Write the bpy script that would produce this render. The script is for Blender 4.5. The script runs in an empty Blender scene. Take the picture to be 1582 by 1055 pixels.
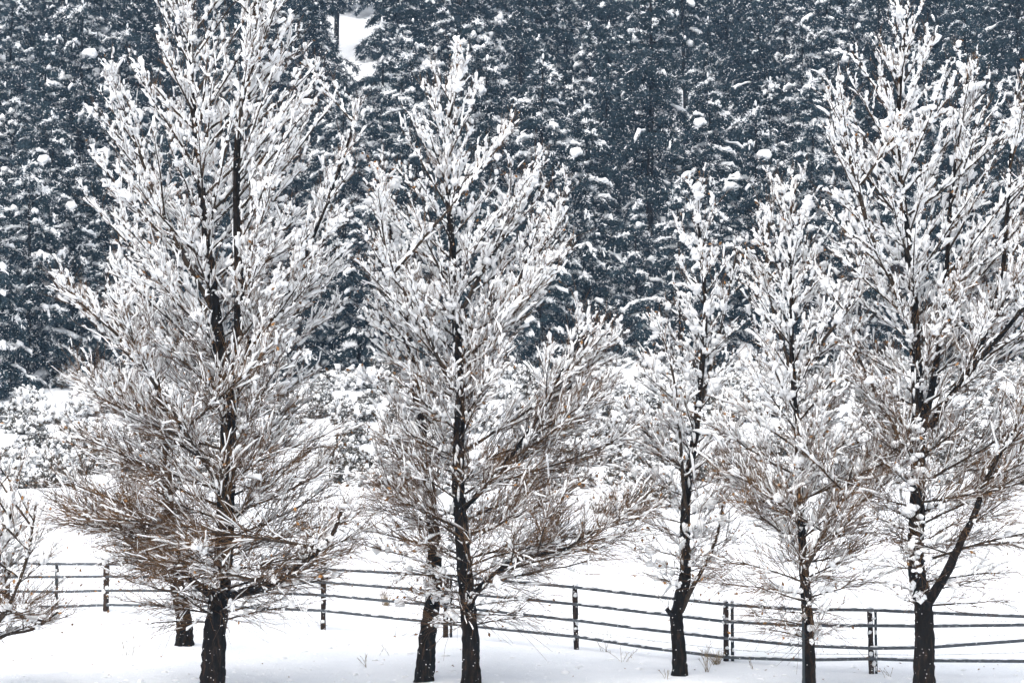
import bpy, math
import numpy as np
from mathutils import Vector

# ------------------------------------------------------------------ camera, sky, sun, exposure
S = bpy.context.scene
COL = S.collection
IW, IH, FPX = 1582.0, 1055.0, 3595.0
CAM = np.array([0.0, 0.0, 2.6]); PITCH = math.radians(5.1)
cam_data = bpy.data.cameras.new('camera'); cam = bpy.data.objects.new('camera', cam_data); COL.objects.link(cam)
cam.location = CAM; cam.rotation_euler = (math.radians(90) + PITCH, 0, 0)
cam_data.sensor_width = 36; cam_data.lens = 36 * FPX / IW
cam_data.clip_start = 0.1; cam_data.clip_end = 2000
S.camera = cam

SUN_EL, SUN_AZ = math.radians(58), math.radians(205)     # high and soft, from behind the camera
world = bpy.data.worlds.new('World'); S.world = world; world.use_nodes = True
wn = world.node_tree; wn.nodes.clear()
sky = wn.nodes.new('ShaderNodeTexSky'); sky.sky_type = 'NISHITA'; sky.sun_disc = False
sky.sun_elevation = SUN_EL; sky.sun_rotation = SUN_AZ; sky.dust_density = 4; sky.air_density = 1.0; sky.ozone_density = 1
hsv = wn.nodes.new('ShaderNodeHueSaturation'); hsv.inputs['Saturation'].default_value = 0.42   # overcast: a nearly grey sky
bg = wn.nodes.new('ShaderNodeBackground'); bg.inputs['Strength'].default_value = 0.15
wo = wn.nodes.new('ShaderNodeOutputWorld')
wn.links.new(sky.outputs[0], hsv.inputs['Color']); wn.links.new(hsv.outputs[0], bg.inputs[0]); wn.links.new(bg.outputs[0], wo.inputs[0])
sun_d = bpy.data.lights.new('sun', 'SUN'); sun_d.energy = 1.3; sun_d.angle = math.radians(75); sun_d.color = (1, 0.98, 0.95)
sun = bpy.data.objects.new('sun', sun_d); COL.objects.link(sun)
sd = Vector((math.sin(SUN_AZ) * math.cos(SUN_EL), math.cos(SUN_AZ) * math.cos(SUN_EL), math.sin(SUN_EL)))
sun.rotation_euler = sd.to_track_quat('Z', 'Y').to_euler(); sun.location = (0, -10, 60)
S.view_settings.view_transform = 'Standard'; S.view_settings.look = 'None'
S.view_settings.gamma = 1; S.view_settings.use_curve_mapping = False
S.view_settings.exposure = 1.0
S.render.engine = 'CYCLES'
S.cycles.max_bounces = 6; S.cycles.diffuse_bounces = 4; S.cycles.volume_bounces = 0; S.cycles.transparent_max_bounces = 8
S.cycles.use_denoising = True; S.cycles.use_adaptive_sampling = True; S.cycles.adaptive_threshold = 0.05
HAZE_DENSITY = 0.00048

# ------------------------------------------------------------------ helpers
def W(px, py, D):
    """point of the photograph's pixel (px, py) at depth D metres"""
    x = (px - IW / 2) / FPX; u = (IH / 2 - py) / FPX
    d = np.array([x, math.cos(PITCH) - u * math.sin(PITCH), math.sin(PITCH) + u * math.cos(PITCH)])
    return CAM + d * (D / d[1])

def proj(p):
    d = np.asarray(p, float) - CAM
    f = d[..., 1] * math.cos(PITCH) + d[..., 2] * math.sin(PITCH)
    u = -d[..., 1] * math.sin(PITCH) + d[..., 2] * math.cos(PITCH)
    return IW / 2 + FPX * d[..., 0] / f, IH / 2 - FPX * u / f

def sstep(a, b, x):
    t = np.clip((x - a) / (b - a), 0, 1); return t * t * (3 - 2 * t)

def waves(x, y, seed, scale, n=7):
    r = np.random.default_rng(seed); out = 0
    for i in range(n):
        a = r.uniform(0, 6.28); k = 6.28 / (scale * r.uniform(0.5, 2.0))
        out = out + np.sin((x * math.cos(a) + y * math.sin(a)) * k + r.uniform(0, 6.28))
    return out / n

YK = np.array([-60, 20, 38, 43, 48, 55, 64, 74, 86, 98, 108, 130, 190, 340], float)
HK = np.array([0, -0.35, -0.28, 0.03, 0.56, 1.28, 2.5, 4.1, 6.3, 8.7, 11.6, 21, 49, 120], float)
def pchip(x):
    # monotone cubic through the profile of the slope
    h = np.diff(YK); d = np.diff(HK) / h; m = np.zeros_like(YK)
    m[1:-1] = np.where(d[:-1] * d[1:] > 0, 2 * d[:-1] * d[1:] / (d[:-1] + d[1:] + 1e-9), 0); m[0], m[-1] = d[0], d[-1]
    x = np.clip(x, YK[0], YK[-1]); i = np.clip(np.searchsorted(YK, x) - 1, 0, len(h) - 1); t = (x - YK[i]) / h[i]
    return ((2*t**3-3*t**2+1)*HK[i] + (t**3-2*t**2+t)*h[i]*m[i] + (-2*t**3+3*t**2)*HK[i+1] + (t**3-t**2)*h[i]*m[i+1])
def ground(x, y):
    x = np.asarray(x, float); y = np.asarray(y, float)
    z = pchip(y)
    z = z + 0.05 * waves(x, y, 3, 6) * sstep(10, 40, y) + 0.16 * waves(x, y, 5, 18) * sstep(58, 90, y) + 1.2 * waves(x, y, 9, 40) * sstep(100, 150, y)
    z = z + 0.09 * waves(x, y, 11, 1.6) * sstep(66, 80, y) + 0.022 * waves(x, y, 12, 1.3) + 0.05 * waves(x, y, 14, 3.2) * sstep(36, 42, y)
    for cx, cy, a, s in ((9.0, 42.6, .16, .9), (7.4, 42.3, .10, .6), (-5.5, 42.2, .12, .7), (-1.0, 43.0, .1, .8), (3.2, 44.3, .1, .6), (-6.6, 47.8, .13, .6), (5.2, 42.4, .08, .5)):
        z = z + a * np.exp(-((x - cx) ** 2 + (y - cy) ** 2) / (2 * s * s))
    for c in (43.55, 44.15, 44.75):                                # ruts of the snowed-over track at the left
        yy = c - 0.10 * (x + 9)
        z = z - 0.05 * np.exp(-((y - yy) / 0.10) ** 2) * sstep(-4.5, -7.5, x)
    return z
def gz(x, y): return float(ground(x, y))
def on_ground(px, py):
    """where the ray through a pixel meets the ground"""
    Ds = np.linspace(25, 330, 1500); d = W(px, py, 1.0) - CAM
    P = CAM + d[None] * Ds[:, None]; below = P[:, 2] < ground(P[:, 0], P[:, 1])
    k = int(np.argmax(below)) if below.any() else len(Ds) - 1
    Ds = np.linspace(Ds[max(k - 1, 0)], Ds[k], 40); P = CAM + d[None] * Ds[:, None]; below = P[:, 2] < ground(P[:, 0], P[:, 1])
    p = P[int(np.argmax(below)) if below.any() else -1].copy(); p[2] = gz(p[0], p[1]); return p

def nrm(v): return v / (np.linalg.norm(v, axis=-1, keepdims=True) + 1e-12)

class MB:
    """collects vertices and faces (triangles and quads) for ONE mesh"""
    def __init__(s): s.v = []; s.q = []; s.t = []; s.n = 0
    def add(s, v, quads=None, tris=None):
        v = np.asarray(v, np.float32).reshape(-1, 3)
        if quads is not None and len(quads): s.q.append(np.asarray(quads, np.int64) + s.n)
        if tris is not None and len(tris): s.t.append(np.asarray(tris, np.int64) + s.n)
        s.v.append(v); s.n += len(v)
    def mesh(s, name, mat, smooth=True):
        me = bpy.data.meshes.new(name)
        v = np.concatenate(s.v) if s.v else np.zeros((0, 3), np.float32)
        q = np.concatenate(s.q) if s.q else np.zeros((0, 4), np.int64)
        t = np.concatenate(s.t) if s.t else np.zeros((0, 3), np.int64)
        me.vertices.add(len(v)); me.vertices.foreach_set('co', v.ravel())
        li = np.concatenate([q.ravel(), t.ravel()]).astype(np.int32)
        me.loops.add(len(li)); me.loops.foreach_set('vertex_index', li)
        ls = np.concatenate([np.arange(len(q)) * 4, len(q) * 4 + np.arange(len(t)) * 3]).astype(np.int32)
        me.polygons.add(len(ls)); me.polygons.foreach_set('loop_start', ls)
        me.update(calc_edges=True)
        me.polygons.foreach_set('use_smooth', np.full(len(ls), smooth))
        me.materials.append(mat); me.update()
        return me
    def build(s, name, mat, parent=None, smooth=True, kind=None):
        o = bpy.data.objects.new(name, s.mesh(name, mat, smooth)); COL.objects.link(o)
        if parent is not None:
            o.parent = parent
        if kind: o['kind'] = kind
        return o

def tubes(P, R, sides, jit=0.0, rng=None, mb=None, caps=True):
    """P (N,K,3) centre lines, R (N,K) radii"""
    P = np.asarray(P, float); R = np.asarray(R, float); N, K, _ = P.shape
    T = nrm(P[:, -1] - P[:, 0]); ref = np.where(np.abs(T[:, 2:3]) > 0.9, np.array([[1., 0, 0]]), np.array([[0, 0, 1.]]))
    u = nrm(np.cross(T, ref)); w = np.cross(u, T)
    a = np.arange(sides) * 2 * np.pi / sides
    ring = np.cos(a)[None, :, None] * u[:, None] + np.sin(a)[None, :, None] * w[:, None]      # N,s,3
    r = R[:, :, None] * np.ones((1, 1, sides))
    if jit and rng is not None: r = r * rng.uniform(1 - jit, 1 + jit, r.shape)
    V = P[:, :, None] + r[..., None] * ring[:, None]
    base = (np.arange(N) * K * sides)[:, None, None]
    k = np.arange(K - 1)[None, :, None] * sides; s = np.arange(sides)[None, None, :]; s2 = (s + 1) % sides
    q = np.stack([base + k + s, base + k + s2, base + k + sides + s2, base + k + sides + s], -1).reshape(-1, 4)
    t = None
    if caps and sides >= 3:
        b0 = np.arange(N)[:, None] * K * sides; ii = np.arange(1, sides - 1)[None]
        t0 = np.stack([b0 + 0 * ii, b0 + ii + 1, b0 + ii], -1).reshape(-1, 3)
        b1 = b0 + (K - 1) * sides
        t1 = np.stack([b1 + 0 * ii, b1 + ii, b1 + ii + 1], -1).reshape(-1, 3)
        t = np.concatenate([t0, t1])
    if mb is not None: mb.add(V, q, t)
    return V, q, t

def lumps(mb, C, R, sides, rng, jit=0.3):
    """snow lumps: C (N,K,3) with the first and last point as tips, R (N,K-2) ring radii"""
    N, K, _ = C.shape; T = nrm(C[:, -1] - C[:, 0]); ref = np.where(np.abs(T[:, 2:3]) > 0.9, np.array([[1., 0, 0]]), np.array([[0, 0, 1.]]))
    u = nrm(np.cross(T, ref)); w = np.cross(u, T); m = K - 2
    a = np.arange(sides) * 2 * np.pi / sides; a = a[None] + rng.uniform(0, 6.28, (N, 1))
    ring = np.cos(a)[..., None] * u[:, None] + np.sin(a)[..., None] * w[:, None]
    r = R[:, :, None] * rng.uniform(1 - jit, 1 + jit, (N, m, sides))
    V = np.concatenate([(C[:, 1:-1, None] + r[..., None] * ring[:, None]).reshape(N, m * sides, 3), C[:, :1], C[:, -1:]], 1)
    n = m * sides + 2; s = np.arange(sides); s2 = (s + 1) % sides
    q = np.concatenate([np.stack([k * sides + s, k * sides + s2, (k + 1) * sides + s2, (k + 1) * sides + s], -1) for k in range(m - 1)])
    t = np.concatenate([np.stack([s2, s, 0 * s + m * sides], -1), np.stack([(m - 1) * sides + s, (m - 1) * sides + s2, 0 * s + m * sides + 1], -1)])
    o = (np.arange(N) * n)[:, None, None]; mb.add(V, (q[None] + o).reshape(-1, 4), (t[None] + o).reshape(-1, 3))
def ico(sub):
    import bmesh
    bm = bmesh.new(); bmesh.ops.create_icosphere(bm, subdivisions=sub, radius=1)
    v = np.array([x.co[:] for x in bm.verts]); f = np.array([[x.index for x in g.verts] for g in bm.faces]); bm.free(); return v, f
ICO1, ICO2 = ico(1), ico(2)
def blobs(mb, C, A, rng, jit=0.25, tpl=None, yaw=None):
    """lumps: centres C (N,3), half sizes A (N,3)"""
    v, f = tpl if tpl is not None else ICO1
    C = np.asarray(C, float); A = np.asarray(A, float); N = len(C)
    if N == 0: return
    V = v[None] * rng.uniform(1 - jit, 1 + jit, (N, len(v), 1)) * A[:, None]
    if yaw is None: yaw = rng.uniform(0, 6.28, N)
    c, s = np.cos(yaw)[:, None], np.sin(yaw)[:, None]
    V = np.stack([V[..., 0] * c - V[..., 1] * s, V[..., 0] * s + V[..., 1] * c, V[..., 2]], -1) + C[:, None]
    mb.add(V, tris=(f[None] + (np.arange(N) * len(v))[:, None, None]).reshape(-1, 3))

def tag(o, label=None, cat=None, group=None, kind=None):
    if label: o['label'] = label
    if cat: o['category'] = cat
    if group: o['group'] = group
    if kind: o['kind'] = kind
    return o
def empty(name, loc, label, cat, group=None):
    o = bpy.data.objects.new(name, None); COL.objects.link(o); o.location = loc; o.empty_display_size = 0.3
    return tag(o, label, cat, group)

# ------------------------------------------------------------------ materials
def material(name, build, rough=0.9, spec=0.2):
    m = bpy.data.materials.new(name); m.use_nodes = True; nt = m.node_tree
    b = nt.nodes['Principled BSDF']; b.inputs['Roughness'].default_value = rough
    b.inputs['Specular IOR Level'].default_value = spec
    build(nt, b); return m
def noise(nt, scale, detail=4, rough=0.6, coord='Object', stretch=None):
    tc = nt.nodes.new('ShaderNodeTexCoord'); n = nt.nodes.new('ShaderNodeTexNoise')
    n.inputs['Scale'].default_value = scale; n.inputs['Detail'].default_value = detail; n.inputs['Roughness'].default_value = rough
    src = tc.outputs[coord]
    if stretch:
        mp = nt.nodes.new('ShaderNodeMapping'); mp.inputs['Scale'].default_value = stretch; nt.links.new(src, mp.inputs['Vector']); src = mp.outputs[0]
    nt.links.new(src, n.inputs['Vector']); return n
def ramp(nt, fac, stops):
    r = nt.nodes.new('ShaderNodeValToRGB'); nt.links.new(fac, r.inputs[0])
    els = r.color_ramp.elements
    while len(els) < len(stops): els.new(0.5)
    for e, (p, c) in zip(els, stops): e.position = p; e.color = (*c, 1)
    return r
def bump(nt, b, h, strength, dist):
    n = nt.nodes.new('ShaderNodeBump'); n.inputs['Strength'].default_value = strength; n.inputs['Distance'].default_value = dist
    nt.links.new(h, n.inputs['Height']); nt.links.new(n.outputs[0], b.inputs['Normal'])

def m_snow_ground(nt, b):
    n = noise(nt, 0.5, 6); r = ramp(nt, n.outputs[0], [(0.3, (0.72, 0.74, 0.76)), (0.7, (0.80, 0.81, 0.82))])
    nt.links.new(r.outputs[0], b.inputs['Base Color'])
    f = noise(nt, 2.6, 10, 0.68); bump(nt, b, f.outputs[0], 0.7, 0.10)
def m_snow_soft(nt, b):
    b.inputs['Base Color'].default_value = (0.88, 0.885, 0.89, 1)
    f = noise(nt, 30, 4, 0.7); bump(nt, b, f.outputs[0], 0.4, 0.02)
    tr = nt.nodes.new('ShaderNodeBsdfTranslucent'); tr.inputs['Color'].default_value = (0.90, 0.92, 0.94, 1)     # light soaks through loose snow
    mx = nt.nodes.new('ShaderNodeMixShader'); mx.inputs[0].default_value = 0.12; o = nt.nodes['Material Output']
    nt.links.new(b.outputs[0], mx.inputs[1]); nt.links.new(tr.outputs[0], mx.inputs[2]); nt.links.new(mx.outputs[0], o.inputs['Surface'])
def m_bark(nt, b):
    n = noise(nt, 5, 8, 0.75, stretch=(2.2, 2.2, 0.55))
    r = ramp(nt, n.outputs[0], [(0.3, (0.003, 0.0025, 0.002)), (0.52, (0.010, 0.007, 0.005)), (0.68, (0.045, 0.027, 0.015)), (0.85, (0.11, 0.06, 0.03))])
    nt.links.new(r.outputs[0], b.inputs['Base Color']); bump(nt, b, n.outputs[0], 1.0, 0.08)
def m_limb(nt, b):
    n = noise(nt, 9, 5, 0.7, stretch=(1.5, 1.5, 0.7))
    r = ramp(nt, n.outputs[0], [(0.3, (0.014, 0.010, 0.007)), (0.7, (0.06, 0.042, 0.027))])
    nt.links.new(r.outputs[0], b.inputs['Base Color']); bump(nt, b, n.outputs[0], 0.6, 0.02)
def m_twig(nt, b):
    n = noise(nt, 1.6, 3, 0.6)
    r = ramp(nt, n.outputs[0], [(0.3, (0.03, 0.016, 0.007)), (0.5, (0.095, 0.051, 0.021)), (0.7, (0.19, 0.105, 0.045))])
    nt.links.new(r.outputs[0], b.inputs['Base Color'])
def m_leaf(nt, b):
    n = noise(nt, 7, 2, 0.5)
    r = ramp(nt, n.outputs[0], [(0.3, (0.10, 0.055, 0.024)), (0.5, (0.22, 0.115, 0.045)), (0.7, (0.36, 0.18, 0.06))])
    nt.links.new(r.outputs[0], b.inputs['Base Color'])
def m_needle(nt, b):
    n = noise(nt, 0.8, 4, 0.6); oi = nt.nodes.new('ShaderNodeObjectInfo')
    r = ramp(nt, n.outputs[0], [(0.3, (0.010, 0.021, 0.027)), (0.7, (0.025, 0.043, 0.052))])
    h = nt.nodes.new('ShaderNodeHueSaturation'); mr = nt.nodes.new('ShaderNodeMapRange'); mr.inputs['To Min'].default_value = 0.75; mr.inputs['To Max'].default_value = 1.3
    nt.links.new(oi.outputs['Random'], mr.inputs[0]); nt.links.new(mr.outputs[0], h.inputs['Value']); nt.links.new(r.outputs[0], h.inputs['Color'])
    nt.links.new(h.outputs[0], b.inputs['Base Color'])
def m_shrub(nt, b):
    n = noise(nt, 2.0, 4, 0.6)
    r = ramp(nt, n.outputs[0], [(0.3, (0.035, 0.035, 0.028)), (0.7, (0.09, 0.08, 0.06))])
    nt.links.new(r.outputs[0], b.inputs['Base Color'])
def m_post(nt, b):
    n = noise(nt, 6, 6, 0.7, stretch=(3, 3, 0.5))
    r = ramp(nt, n.outputs[0], [(0.35, (0.012, 0.009, 0.007)), (0.6, (0.04, 0.026, 0.019)), (0.75, (0.09, 0.06, 0.045))])
    nt.links.new(r.outputs[0], b.inputs['Base Color']); bump(nt, b, n.outputs[0], 0.7, 0.02)
def m_steel(nt, b):
    b.inputs['Base Color'].default_value = (0.022, 0.028, 0.032, 1); b.inputs['Metallic'].default_value = 0.2
    n = noise(nt, 20, 4); bump(nt, b, n.outputs[0], 0.3, 0.01)
def m_rail(nt, b):
    n = noise(nt, 14, 6, 0.75)
    r = ramp(nt, n.outputs[0], [(0.35, (0.04, 0.046, 0.052)), (0.6, (0.085, 0.095, 0.105)), (0.72, (0.55, 0.57, 0.6))])
    nt.links.new(r.outputs[0], b.inputs['Base Color'])
def m_wire(nt, b):
    b.inputs['Base Color'].default_value = (0.22, 0.22, 0.22, 1)
def m_weed(nt, b):
    n = noise(nt, 4, 2); r = ramp(nt, n.outputs[0], [(0.3, (0.16, 0.11, 0.06)), (0.7, (0.34, 0.26, 0.16))]); nt.links.new(r.outputs[0], b.inputs['Base Color'])
def m_flake(nt, b):
    b.inputs['Base Color'].default_value = (0.9, 0.9, 0.9, 1)
M = {k: material(k, f, *a) for k, f, a in (
    ('snow_ground', m_snow_ground, (0.85, 0.15)), ('snow_soft', m_snow_soft, (0.9, 0.1)), ('bark', m_bark, (0.95, 0.1)), ('limb_bark', m_limb, (0.9, 0.15)),
    ('twig_bark', m_twig, (0.85, 0.2)), ('dead_leaf', m_leaf, (0.8, 0.2)), ('needle', m_needle, (0.85, 0.15)), ('shrub', m_shrub, (0.9, 0.1)),
    ('post_wood', m_post, (0.9, 0.1)), ('steel', m_steel, (0.6, 0.3)), ('rail_rubber', m_rail, (0.6, 0.3)), ('wire', m_wire, (0.5, 0.4)),
    ('weed', m_weed, (0.9, 0.1)), ('flake', m_flake, (0.9, 0.1)))}

# ------------------------------------------------------------------ ground
ys = np.concatenate([np.arange(-60, 20, 4.), np.arange(20, 40, 1.), np.arange(40, 60, 0.25), np.arange(60, 110, 0.4), np.arange(110, 200, 1.5), np.arange(200, 341, 5.)])
xs = np.concatenate([np.arange(-150, -60, 6.), np.arange(-60, -14, 1.5), np.arange(-14, 14, 0.33), np.arange(14, 60, 1.5), np.arange(60, 151, 6.)])
XX, YY = np.meshgrid(xs, ys); ZZ = ground(XX, YY)
ny, nx = XX.shape; idx = np.arange(ny * nx).reshape(ny, nx)
mb = MB(); mb.add(np.stack([XX, YY, ZZ], -1), np.stack([idx[:-1, :-1], idx[:-1, 1:], idx[1:, 1:], idx[1:, :-1]], -1).reshape(-1, 4))
tag(mb.build('snow_ground', M['snow_ground']), 'snow-covered field rising into a steep wooded hillside', 'ground', kind='structure')

# ------------------------------------------------------------------ foreground deciduous trees
def smooth_line(pts, step):
    pts = np.asarray(pts, float); n = len(pts)
    e = np.concatenate([[2 * pts[0] - pts[1]], pts, [2 * pts[-1] - pts[-2]]]); out = []
    for i in range(n - 1):
        p0, p1, p2, p3 = e[i:i + 4]; k = max(2, int(np.linalg.norm((p2 - p1)[:3]) / step))
        for t in np.arange(k) / k:
            out.append(0.5 * (2 * p1 + (p2 - p0) * t + (2 * p0 - 5 * p1 + 4 * p2 - p3) * t * t + (3 * p1 - p0 - 3 * p2 + p3) * t ** 3))
    out.append(pts[-1]); return np.array(out)

def stem_mesh(line, R, rng, sides=14, rough=0.16, butt=True):
    mb = MB(); K = len(line); a = np.arange(sides) * 2 * np.pi / sides
    T = nrm(np.gradient(line, axis=0)); u = nrm(np.cross(T, np.array([0, 1, 0.05]))); w = np.cross(T, u)
    L = np.concatenate([[0], np.cumsum(np.linalg.norm(np.diff(line, axis=0), axis=1))])
    ph = rng.uniform(0, 6.28, 6)
    ridge = (np.sin(5 * a[None] + 3.1 * L[:, None] + ph[0]) + np.sin(9 * a[None] - 5.3 * L[:, None] + ph[1]) + np.sin(14 * a[None] + 2.0 * L[:, None] + ph[2])) / 3
    r = R[:, None] * (1 + rough * ridge + rng.uniform(-rough, rough, (K, sides)) * 0.7)
    V = line[:, None] + r[..., None] * (np.cos(a)[None, :, None] * u[:, None] + np.sin(a)[None, :, None] * w[:, None])
    k = np.arange(K - 1)[:, None] * sides; s = np.arange(sides)[None]; s2 = (s + 1) % sides
    mb.add(V, np.stack([k + s, k + s2, k + sides + s2, k + sides + s], -1).reshape(-1, 4))
    ii = np.arange(1, sides - 1); b = (K - 1) * sides
    mb.t.append(np.stack([b + 0 * ii, b + ii, b + ii + 1], -1)); return mb

def interp_poly(P, i, t):
    K = P.shape[1]; f = t * (K - 1); k = np.minimum(f.astype(int), K - 2); fr = (f - k)[:, None]
    a, b = P[i, k], P[i, k + 1]; return a + (b - a) * fr, nrm(b - a)

def children(P, L, n_per, tmin, tmax, ang, lenf, rng, K, up, curl, wob):
    """sprout sub-branches from polylines P"""
    i = np.repeat(np.arange(len(P)), n_per); n = len(i)
    t = rng.uniform(tmin, tmax, n); p0, T = interp_poly(P, i, t)
    rv = nrm(rng.normal(size=(n, 3))); pr = nrm(np.cross(T, rv)); a = np.radians(rng.uniform(ang[0], ang[1], n))[:, None]
    d = nrm(T * np.cos(a) + pr * np.sin(a) + np.array([0, 0, 1.0]) * up[i][:, None])
    ln = lenf(i, t, n)
    s = np.linspace(0, 1, K)[None, :, None]
    cu = nrm(rng.normal(size=(n, 3)) * np.array([1, 1, 0.5])) * wob + np.array([0, 0, 1.0]) * curl
    Q = p0[:, None] + ln[:, None, None] * (d[:, None] * s + cu[:, None] * s * s)
    if K > 3: Q[:, 1:] += rng.normal(size=(n, K - 1, 3)) * (ln * 0.03)[:, None, None]
    return Q, ln, i, t

SP = np.array([0, 0, 1.0])
def make_tree(name, label, D, stems, env, rows, seed, dens=1.0, snow=1.0, lump_spots=(), limb_gap=0.112, group=None, bare_row=None, twig_amt=1.0):
    """stems: list of dict(p=[(px,row,depth offset)], r=(base px, tip px), start=fraction where limbs begin)
       env: [(row, left px, right px)] outline; rows=(top,bottom) of crown"""
    rng = np.random.default_rng(seed)
    b0 = stems[0]['p'][0]; base = W(b0[0], b0[1], D + b0[2]); base[2] = gz(base[0], base[1])
    root = empty(name, base, label, 'tree', group)
    er = np.array([e[0] for e in env], float); o = np.argsort(-er)
    ez = np.array([W(IW / 2, r, D)[2] for r in er])[o]
    el = np.array([W(e[1], e[0], D)[0] for e in env])[o]; eR = np.array([W(e[2], e[0], D)[0] for e in env])[o]
    ztop, zlow = ez[-1], ez[0]
    pxm = FPX / D
    lines, twig_mb, snow_mb, leaf_mb = [], MB(), MB(), MB()
    LP, LL, LU = [], [], []
    for si, st in enumerate(stems):
        pts = np.array([W(p[0], p[1], D + p[2]) for p in st['p']])
        if si == 0: pts[0, 2] = min(pts[0, 2], base[2]) - 0.25
        ln = smooth_line(pts, 0.07 if si == 0 else 0.12)
        ln[1:] += rng.normal(size=(len(ln) - 1, 3)) * np.array([0.003, 0.003, 0])
        f = np.linspace(0, 1, len(ln))
        R = (st['r'][0] + (st['r'][1] - st['r'][0]) * f ** st.get('pw', 0.8)) / pxm / 2
        if si == 0: R = R * (1 + 0.12 * np.exp(-(ln[:, 2] - base[2]) / 0.15))
        part = stem_mesh(ln - base, R, rng, 20 if si == 0 else 9, 0.11 if si == 0 else 0.09).build('trunk' if si == 0 else 'limb', M['bark'] if st['r'][0] > 9 else M['limb_bark'], root)
        lines.append((ln, R))
        seg = np.linalg.norm(np.diff(ln, axis=0), axis=1).sum()
        # limbs on this stem
        n = int(seg * (1 - st['start']) / limb_gap * dens * st.get('dens', 1) * (0.5 if si else 0.85))
        ts = st['start'] + (1 - st['start']) * ((np.arange(n) + rng.uniform(0, 1, n)) / max(n, 1)) ** (1.42 if si == 0 else 1.0)
        az = rng.uniform(0, 6.28) + np.arange(n) * 2.39996 + rng.normal(size=n) * 0.35
        main_x = lines[0][0]
        for t, a in zip(ts, az):
            p = ln[min(int(t * (len(ln) - 1)), len(ln) - 1)]
            u = np.clip((p[2] - zlow) / (ztop - zlow), 0, 1)
            if si and len(env) > 6:                                   # limbs of a side stem grow away from the trunk
                off = p[0] - np.interp(p[2], main_x[:, 2], main_x[:, 0])
                if off * math.cos(a) < 0 and abs(off) > 0.25 and rng.uniform() < 0.85: a = math.pi - a
            elev = math.radians(np.clip(8 + 56 * u ** 0.75 + rng.normal() * 5.5, -2, 72)); ca, sa = math.cos(a), math.sin(a)
            k = rng.uniform(0.80, 1.04); r = 0.15
            while r < 5.5:
                z = p[2] + math.tan(elev) * r
                xl, xr = np.interp(z, ez, el), np.interp(z, ez, eR)
                if z > ztop: break
                ex = (xr - p[0]) if ca > 0 else (p[0] - xl); ed = 0.33 * (xr - xl)
                ext = 1.0 / math.sqrt((ca / max(ex, 0.12)) ** 2 + (sa / max(ed, 0.12)) ** 2)
                if r > ext * k: break
                r += 0.08
            s = np.linspace(0, 1, 8)
            rise = math.tan(elev) * r; bow = rng.uniform(0.05, 0.28) * (1 if u > 0.12 else -0.6)
            P = p + np.stack([ca * r * s, sa * r * s, rise * s + r * bow * (s * s - s) * 0.6], -1)
            side = np.array([-sa, ca, 0]) * rng.normal() * 0.045 * r
            P = P + side * (s * s)[:, None] + rng.normal(size=(8, 3)) * 0.009 * r * s[:, None]
            LP.append(P); LL.append(np.linalg.norm(np.diff(P, axis=0), axis=1).sum()); LU.append(u)
        # the stem's own leader carries branchlets too
        top = ln[int(len(ln) * 0.72)::]; kk = np.linspace(0, len(top) - 1, 8).astype(int)
        LP.append(top[kk]); LL.append(np.linalg.norm(np.diff(top[kk], axis=0), axis=1).sum()); LU.append(0.9)
    nst = len(stems)
    P1 = np.array(LP); L1 = np.array(LL); U1 = np.array(LU)
    leader = np.zeros(len(P1), bool)
    # each limb its own mesh
    R1 = (0.011 + 0.006 * L1)[:, None] * np.linspace(1, 0.25, 8)[None] ** 0.9
    cnt = 0
    for j in range(len(P1)):
        if L1[j] < 0.35: continue
        m1 = MB(); tubes(P1[j:j + 1] - base, R1[j:j + 1], 6, 0.15, rng, m1); m1.build('limb', M['limb_bark'], root)
    # branchlets, twigs
    n2 = np.maximum(3, (L1 / 0.105 * dens * (1.04 - 0.40 * sstep(0.3, 0.75, U1))).astype(int))
    P2, L2, i2, t2 = children(P1, L1, n2, 0.10, 1.0, (16, 42), lambda i, t, n: rng.uniform(0.55, 1.15, n) * (0.24 * L1[i] * (1 - t) + 0.30) * (1.6 - 0.7 * sstep(0.15, 0.6, U1[i])) * (0.55 + 0.45 * sstep(0.0, 0.12, U1[i])), rng, 4, 0.05 + 0.55 * U1, 0.08, 0.12)
    U2 = np.clip((P2[:, 2, 2] - zlow) / (ztop - zlow), 0, 1)
    R2 = (0.0045 + 0.004 * L2)[:, None] * np.linspace(1, 0.45, 4)[None]
    tubes(P2 - base, R2, 3, 0, None, twig_mb, caps=False)
    n3 = np.maximum(2, (L2 / 0.08 * dens * twig_amt * (0.74 - 0.30 * sstep(0.2, 0.65, U2))).astype(int))
    P3, L3, i3, t3 = children(P2, L2, n3, 0.12, 1.0, (14, 42), lambda i, t, n: (rng.uniform(0.10, 0.34, n) + 0.12 * L2[i] * (1 - t)) * (2.0 - 1.0 * sstep(0.1, 0.6, U2[i])) * rng.uniform(0.6, 1.35, n), rng, 3, 0.02 + 0.45 * U2, 0.06, 0.30)
    low = U2[i3] < 0.10                                              # lowest twigs arch over and droop
    P3[low, :, 2] -= (L3[low, None] * np.array([0, .2, .6]) * 0.3)
    R3 = (0.0036 + 0.0002 * sstep(0.2, 0.7, U2[i3]))[:, None] * np.array([[1.0, 0.85, 0.6]])
    tubes(P3 - base, R3, 3, 0, None, twig_mb, caps=False)
    twig_mb.build('twigs', M['twig_bark'], root, kind='stuff')
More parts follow.
